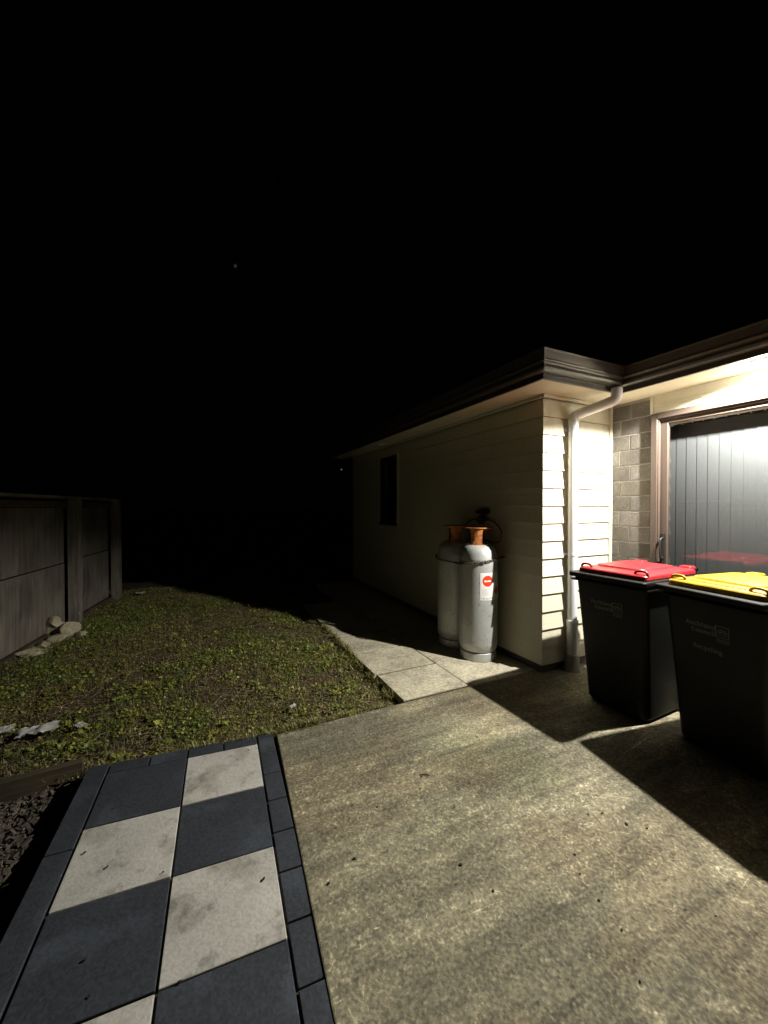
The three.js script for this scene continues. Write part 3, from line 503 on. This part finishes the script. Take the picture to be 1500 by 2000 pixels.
// ---------------------------------------------------------------- gas bottles
const stickerT = (() => {
  const c = document.createElement('canvas'); c.width = 512; c.height = 512; const x = c.getContext('2d');
  x.fillStyle = '#e4e4e0'; x.fillRect(0, 0, 512, 512);
  x.fillStyle = '#e23a1c'; x.beginPath(); x.arc(146, 154, 104, 0, 7); x.fill();
  x.fillStyle = '#f6efe8'; x.fillRect(76, 146, 138, 20); x.beginPath(); x.arc(96, 154, 19, 0, 7); x.fill(); x.beginPath(); x.arc(170, 150, 15, 0, 7); x.fill();
  x.save(); x.translate(372, 352); x.rotate(Math.PI / 4); x.fillStyle = '#c8402c'; x.fillRect(-62, -62, 124, 124); x.restore();
  x.fillStyle = '#9a9a98'; for (let i = 0; i < 7; i++) x.fillRect(40, 300 + i * 20, 190 - (i % 3) * 30, 6);
  x.fillStyle = '#666'; for (let i = 0; i < 40; i++) { const q = (i * 53) % 330; x.fillRect(20 + q, 452 + (i * 31) % 40, 10 + (i % 4) * 5, 7); }
  const t = new THREE.CanvasTexture(c); t.colorSpace = THREE.SRGBColorSpace; return t;
})();
function gasBottle(label) {
  const b = thing('gas_bottle', label, 'gas bottle', 'gas bottles chained to the side wall');
  const prof = [[0.0, 0.045], [0.10, 0.05], [0.15, 0.07], [0.178, 0.105], [0.186, 0.150], [0.1885, 0.160], [0.1885, 0.172], [0.186, 0.178], [0.187, 0.60], [0.187, 0.965], [0.1885, 0.97], [0.1885, 0.982], [0.186, 0.988], [0.183, 1.02], [0.172, 1.058], [0.150, 1.090], [0.115, 1.112], [0.06, 1.124], [0.03, 1.128], [0.0, 1.128]];
  const bg = new THREE.LatheGeometry(prof.map(p => new THREE.Vector2(...p)), 64); const uv = bg.attributes.uv, bp = bg.attributes.position; for (let i = 0; i < uv.count; i++) uv.setXY(i, uv.getX(i), bp.getY(i) * 0.9);
  mesh('cylinder', bg, M.gas, b);
  mesh('foot_ring', new THREE.LatheGeometry([[0.150, 0.075], [0.168, 0.080], [0.172, 0.070], [0.176, 0.01], [0.174, 0.001], [0.168, 0.001], [0.166, 0.06], [0.150, 0.065]].map(p => new THREE.Vector2(...p)), 48), M.gas, b);
  const sh = part('shroud', b);
  for (const a of [2.42, -0.72]) { const leg = []; // two curved straps and a flared ring
    const n = 8, w = 0.52; for (let i = 0; i < 6; i++) { const y = [1.105, 1.13, 1.16, 1.22, 1.252, 1.268][i], r = [0.122, 0.112, 0.110, 0.110, 0.112, 0.120][i], ww = [0.60, 0.54, w, w, 0.56, 0.66][i]; const ring = []; for (let k = 0; k <= n; k++) { const t = a - ww + 2 * ww * k / n; ring.push(new THREE.Vector3(r * Math.cos(t), y, r * Math.sin(t))); } for (let k = n; k >= 0; k--) { const t = a - ww + 2 * ww * k / n; ring.push(new THREE.Vector3((r - 0.005) * Math.cos(t), y, (r - 0.005) * Math.sin(t))); } leg.push(ring.reverse()); }
    mesh('strap', boxUV(loft(leg, true, true, 0.6), 0.3), M.rust, sh); }
  mesh('ring', boxUV(new THREE.LatheGeometry([[0.112, 1.262], [0.126, 1.268], [0.130, 1.273], [0.128, 1.279], [0.112, 1.276], [0.112, 1.262]].map(p => new THREE.Vector2(...p)), 40), 0.3), M.rust, sh);
  const v = part('valve', b);
  mesh('valve_body', merge([new THREE.CylinderGeometry(0.022, 0.026, 0.05, 16).translate(0, 1.15, 0), new THREE.CylinderGeometry(0.015, 0.015, 0.05, 12).rotateZ(Math.PI / 2).translate(0.02, 1.165, 0), new THREE.CylinderGeometry(0.012, 0.012, 0.04, 12).translate(0, 1.19, 0)]), M.brass, v);
  mesh('hand_wheel', new THREE.CylinderGeometry(0.028, 0.028, 0.016, 10).translate(0, 1.213, 0), M.black, v);
  return b;
}
const bottleA = hframe(gasBottle('silver gas bottle with rusty collar and red round sticker, nearer the house corner'), -0.258, 0.001, -0.560);
hframe(gasBottle('silver gas bottle behind the stickered one, farther along the wall'), -0.250, 0.001, -0.955, 0.35);
{ // sticker: a curved patch on the nearer bottle, turned towards the driveway
  const g = new THREE.CylinderGeometry(0.1885, 0.1885, 0.26, 28, 1, true, -0.586, 1.4); mesh('sticker', g, std({ map: stickerT, roughness: 0.5 }), bottleA).position.y = 0.725;
}
{ // chain round both bottles
  const c = new THREE.CatmullRomCurve3([[-0.0, 0.99, -0.52], [-0.08, 0.988, -0.478], [-0.16, 0.982, -0.456], [-0.29, 0.965, -0.452], [-0.405, 0.945, -0.56], [-0.424, 0.93, -0.66], [-0.40, 0.92, -0.77], [-0.372, 0.915, -0.84], [-0.40, 0.92, -0.92], [-0.424, 0.925, -1.03], [-0.40, 0.94, -1.13], [-0.29, 0.96, -1.235], [-0.13, 0.98, -1.25], [-0.03, 0.99, -1.27]].map(p => new THREE.Vector3(...p)), false, 'centripetal');
  const n = 62, gs = [], o = new THREE.Object3D();
  for (let i = 0; i < n; i++) { const t = (i + 0.5) / n, p = c.getPointAt(t), d = c.getTangentAt(t); const g = new THREE.TorusGeometry(0.0115, 0.0034, 6, 12); g.scale(1.45, 0.85, 1); o.position.copy(p); o.up.set(0, 1, 0); o.lookAt(p.clone().add(d)); o.rotateY(Math.PI / 2); o.rotateX(i % 2 ? 0.2 : Math.PI / 2 + 0.2); o.updateMatrix(); g.applyMatrix4(o.matrix); gs.push(g); }
  const ch = thing('chain', 'steel chain slung round the two gas bottles', 'chain'); hframe(ch, -0.034, 0, 0.085); mesh('links', merge(gs), M.darkSteel, ch);
  for (const z of [-0.52, -1.27]) mesh('eye_bolt', merge([new THREE.TorusGeometry(0.012, 0.004, 8, 16).translate(-0.04, 0.99, z), new THREE.CylinderGeometry(0.004, 0.004, 0.03, 8).rotateZ(Math.PI / 2).translate(-0.02, 0.99, z)]), M.darkSteel, ch);
}
{ // regulator on the wall and pigtail hoses
  const g = hframe(thing('gas_regulator', 'dark gas regulator with looped hose on the wall above the bottles', 'gas regulator'));
  mesh('bracket', rbox(-0.075, -0.024, 1.408, 1.448, -0.835, -0.665, 0.006, 2), M.black, g);
  mesh('regulator_body', merge([new THREE.CylinderGeometry(0.048, 0.048, 0.035, 24).rotateZ(Math.PI / 2).translate(-0.062, 1.345, -0.75), rbox(-0.085, -0.035, 1.33, 1.36, -0.82, -0.68, 0.006, 2), rbox(-0.065, -0.026, 1.34, 1.41, -0.765, -0.735, 0.004)]), M.darkSteel, g);
  mesh('hose', tube([[-0.06, 1.345, -0.68], [-0.065, 1.34, -0.60], [-0.08, 1.30, -0.49], [-0.10, 1.23, -0.405], [-0.115, 1.155, -0.41], [-0.13, 1.125, -0.48], [-0.15, 1.145, -0.56], [-0.185, 1.166, -0.63]], 0.0075, 60, 8), M.hose, g);
  mesh('hose', tube([[-0.06, 1.345, -0.82], [-0.07, 1.34, -0.90], [-0.09, 1.27, -1.0], [-0.12, 1.20, -1.06], [-0.19, 1.166, -1.04]], 0.0075, 50, 8), M.hose, g);
  mesh('pipe', tube([[-0.062, 1.40, -0.75], [-0.062, 1.44, -0.75]], 0.01, 4, 8), M.darkSteel, g);
}

// ---------------------------------------------------------------- fence along the left boundary (laid out in plan metres)
{
  const f = thing('boundary_fence', 'weathered sheet fence with square posts along the dark lawn', 'fence');
  const dir = new THREE.Vector2(-0.302, -0.953), P0 = new THREE.Vector2(-3.93, -4.80); f.position.set(P0.x, 0, P0.y); f.rotation.y = Math.atan2(-dir.y, dir.x); // local +x runs away from the viewer, +z to the ... lawn side below
  // local +z after this turn points to the right-hand side of travel (the lawn)
  const bay = 1.42, top = 1.585;
  const at = k => k < 0 ? k * 1.75 : k * bay;
  for (let k = -2; k <= 1; k++) {
    const x = at(k), nx = at(k + 1);
    mesh('post', boxUV(rbox(x - 0.06, x + 0.06, -0.2, top - 0.01, -0.005, 0.11, 0.006, 2), 1, R(), R()), M.ply, f);
    if (k < 1) {
      const a = x + 0.085, b = nx - 0.075, j = 0.80 + rr(-0.015, 0.015);
      mesh('panel', boxUV(rbox(a, b, j + 0.006, 1.47, -0.052, -0.032, 0.003), 1.1, R(), R(), false), M.panel, f);
      mesh('panel', boxUV(rbox(a - 0.02, b, 0.06, j - 0.006, -0.050, -0.030, 0.003), 1.1, R(), R(), false), M.panel, f);
      mesh('rail', boxUV(rbox(x + 0.061, nx - 0.061, 1.475, 1.545, -0.06, 0.01, 0.004), 1, R(), R(), true), M.timber, f);
      mesh('plinth', boxUV(rbox(x + 0.061, nx - 0.061, -0.1, 0.045, -0.06, 0.0, 0.004), 1, R(), R(), true), M.timber, f);
    }
  }
  for (let k = -2; k < 1; k += 1) mesh('cap', boxUV(rbox(at(k) - 0.06 + (k > -2 ? 0.003 : 0), at(k + 1) - 0.06 + (k === 0 ? 0.13 : 0), top - 0.008, top + 0.022, -0.075, 0.12, 0.005), 1, R(), R(), true), M.ply, f);
}

// ---------------------------------------------------------------- loose things
function rock(label, X, Z, y, s, seed, group) {
  const q = rng(seed), g = new THREE.IcosahedronGeometry(1, 2); const p = g.attributes.position, off = q() * 50, v = new THREE.Vector3();
  const planes = Array.from({ length: 9 }, () => [new THREE.Vector3(q() - 0.5, q() - 0.5, q() - 0.5).normalize(), 0.55 + 0.3 * q()]);
  for (let i = 0; i < p.count; i++) { v.fromBufferAttribute(p, i); for (const [n, d] of planes) { const t = v.dot(n) - d; if (t > 0) v.addScaledVector(n, -t); } p.setXYZ(i, v.x * s[0], v.y * s[1], v.z * s[2]); }
  g.computeVertexNormals(); const m = mesh('rock', boxUV(g, 0.7, q(), q()), M.rock); m.position.set(X, y, Z); m.rotation.set(q() * 0.5, q() * 6, q() * 0.5); return tag(m, label, 'rock', group);
}
const Y = (X, Z) => { const [x, z] = toYard(X, Z); return lawnH(x, z); };
rock('pale broken concrete lump leaning on the fence post', -3.78, -4.40, Y(-3.78, -4.40) + 0.07, [0.13, 0.15, 0.11], 3, 'broken rocks at the fence foot');
rock('brownish rounded rock at the foot of the fence post', -3.62, -4.40, Y(-3.62, -4.40) + 0.05, [0.13, 0.14, 0.11], 8, 'broken rocks at the fence foot');
rock('flat greenish stone in front of the pale concrete lump', -3.62, -4.22, Y(-3.62, -4.22) + 0.02, [0.13, 0.05, 0.09], 12, 'broken rocks at the fence foot');
rock('low dark stone against the fence panel, nearest the viewer', -3.50, -3.80, Y(-3.5, -3.8) + 0.03, [0.14, 0.06, 0.09], 15, 'broken rocks at the fence foot');
rock('small stone between the dark stone and the flat stone', -3.58, -4.02, Y(-3.58, -4.02) + 0.02, [0.09, 0.06, 0.07], 19, 'broken rocks at the fence foot');
rock('wedge-shaped pale stone tilted on top of the pale concrete lump', -3.74, -4.34, Y(-3.74, -4.34) + 0.17, [0.09, 0.06, 0.06], 27, 'broken rocks at the fence foot');
rock('small pale stone on the lawn side of the brownish rock', -3.46, -4.38, Y(-3.46, -4.38) + 0.02, [0.07, 0.05, 0.06], 33, 'broken rocks at the fence foot');
function scrap(label, X, Z, w, d, seed, turn, cat = 'plastic scrap') { // crumpled sheet with real folds and thickness
  const q = rng(seed), ox = q() * 60, g = new THREE.PlaneGeometry(w, d, 22, 16); g.rotateX(-Math.PI / 2); const p = g.attributes.position;
  for (let i = 0; i < p.count; i++) { const x = p.getX(i) / w, z = p.getZ(i) / d; const e = 0.85 + 0.3 * fbm(x * 2 + ox, z * 2 + 4, 2); p.setXYZ(i, x * w * e + 0.03 * w * Math.sin(z * 9), Math.abs(fbm(x * 3 + ox + 20, z * 3, 3) - 0.5) * 0.34 * w + 0.012, z * d * e); }
  g.computeVertexNormals(); const n = g.attributes.normal, lower = g.clone(), lp = lower.attributes.position; for (let i = 0; i < lp.count; i++) lp.setXYZ(i, p.getX(i) - n.getX(i) * 0.003, p.getY(i) - n.getY(i) * 0.003, p.getZ(i) - n.getZ(i) * 0.003);
  const m = mesh('plastic_scrap', merge([g, lower]), M.scrap); m.position.set(X, Y(X, Z) + 0.040, Z); m.rotation.y = turn; return tag(m, label, cat);
}
scrap('crumpled pale plastic sheet lying in the weeds near the timber edging', -2.27, -2.50, 0.20, 0.13, 4, 0.5);
scrap('pale plastic scrap cut off by the left edge of the photo', -2.50, -2.50, 0.11, 0.10, 9, 0.8);
scrap('small pale scrap just right of the crumpled plastic sheet', -2.03, -2.55, 0.08, 0.05, 14, -0.4);
scrap('tiny white flake on the bare soil near the driveway edge', -0.683, -2.85, 0.05, 0.035, 23, 0.9);
scrap('small pale scrap far off by the last visible fence post', -4.05, -6.35, 0.15, 0.08, 31, 0.2);
{ // specks on the concrete: dark pellets and bits of leaf
  const spots = [[747, 210], [282, 372], [525, 372], [946, 395], [990, 392], [1067, 426], [1132, 440], [545, 556], [210, 537], [128, 616], [648, 640], [905, 523], [922, 585], [982, 670], [1055, 765], [1352, 720], [1114, 931], [417, 313], [595, 150], [405, 165], [838, 150]];
  spots.forEach(([a, b], i) => {
    const px = 560 + a * 0.6267, py = 1350 + b * 0.6267, d = 750 * 1.48 / (py - 990), big = [545, 210, 128, 1067].includes(a) ? 1.5 : 1;
    const g = new THREE.IcosahedronGeometry(0.0043 * big * rr(0.7, 1.15), 1); g.scale(1.25, 0.6, 0.9); const m = mesh('debris_pellet', g, M.debris); m.position.set((px - 750) / 750 * d, 0.003, -d); m.rotation.y = rr(0, 6);
    tag(m, 'small dark pellet of debris lying on the concrete driveway', 'debris', 'dark pellets scattered on the driveway');
  });
  [[1065, 148], [478, 420], [350, 618], [447, 678], [345, 1092], [690, 695], [365, 1252], [760, 1180], [1130, 712]].forEach(([a, b], i) => {
    const px = a * 0.4533, py = 1400 + b * 0.4533, d = 750 * 1.47 / (py - 990), g = new THREE.IcosahedronGeometry(0.005 * rr(0.7, 1.2), 1); g.scale(1.4, 0.6, 0.8); const X = (px - 750) / 750 * d, m = mesh('tile_speck', g, M.debris); m.position.set(X, 0.004 - 0.030 * (X * Math.cos(0.4) + d * Math.sin(0.4) - 0.2), -d); m.rotation.y = rr(0, 6);
    tag(m, 'small dark speck of debris lying on the chequered paving', 'debris', 'dark specks on the chequered paving');
  });
  const d = 2.095, tw = mesh('twig', merge([tube([[-0.025, 0.004, 0.0], [-0.008, 0.010, 0.004], [0.012, 0.006, -0.002], [0.03, 0.005, 0.006]], 0.0028, 12, 5), tube([[-0.008, 0.009, 0.004], [-0.014, 0.008, 0.016], [-0.018, 0.004, 0.02]], 0.0022, 8, 5)]), M.debris); tw.position.set((829 - 750) / 750 * d, 0, -d);
  tag(tw, 'dark forked twig lying alone on the driveway', 'twig');
}
{ // far street lamp seen as a point of light past the end of the house
  const D = 45, l = thing('street_lamp', 'tiny distant street lamp glowing beyond the end of the house', 'street lamp'); l.position.set(-0.1107 * D, -0.16, -D);
  mesh('pole', new THREE.CylinderGeometry(0.05, 0.09, 6.1, 12).translate(0.9, 3.05, 0), M.darkSteel, l);
  mesh('arm', tube([[0.9, 6.05, 0], [0.7, 6.2, 0], [0.1, 6.2, 0]], 0.04, 16, 8), M.darkSteel, l);
  mesh('lamp_head', rbox(-0.25, 0.2, 6.08, 6.16, -0.1, 0.1, 0.03, 2), M.darkSteel, l);
  mesh('lens', new THREE.SphereGeometry(0.085, 16, 10).translate(0, 6.02, 0), std({ color: 0x888888, emissive: lin(1, 0.92, 0.8), emissiveIntensity: 0.12 }), l);
}
scene.updateMatrixWorld(true);
renderer.render(scene, camera);
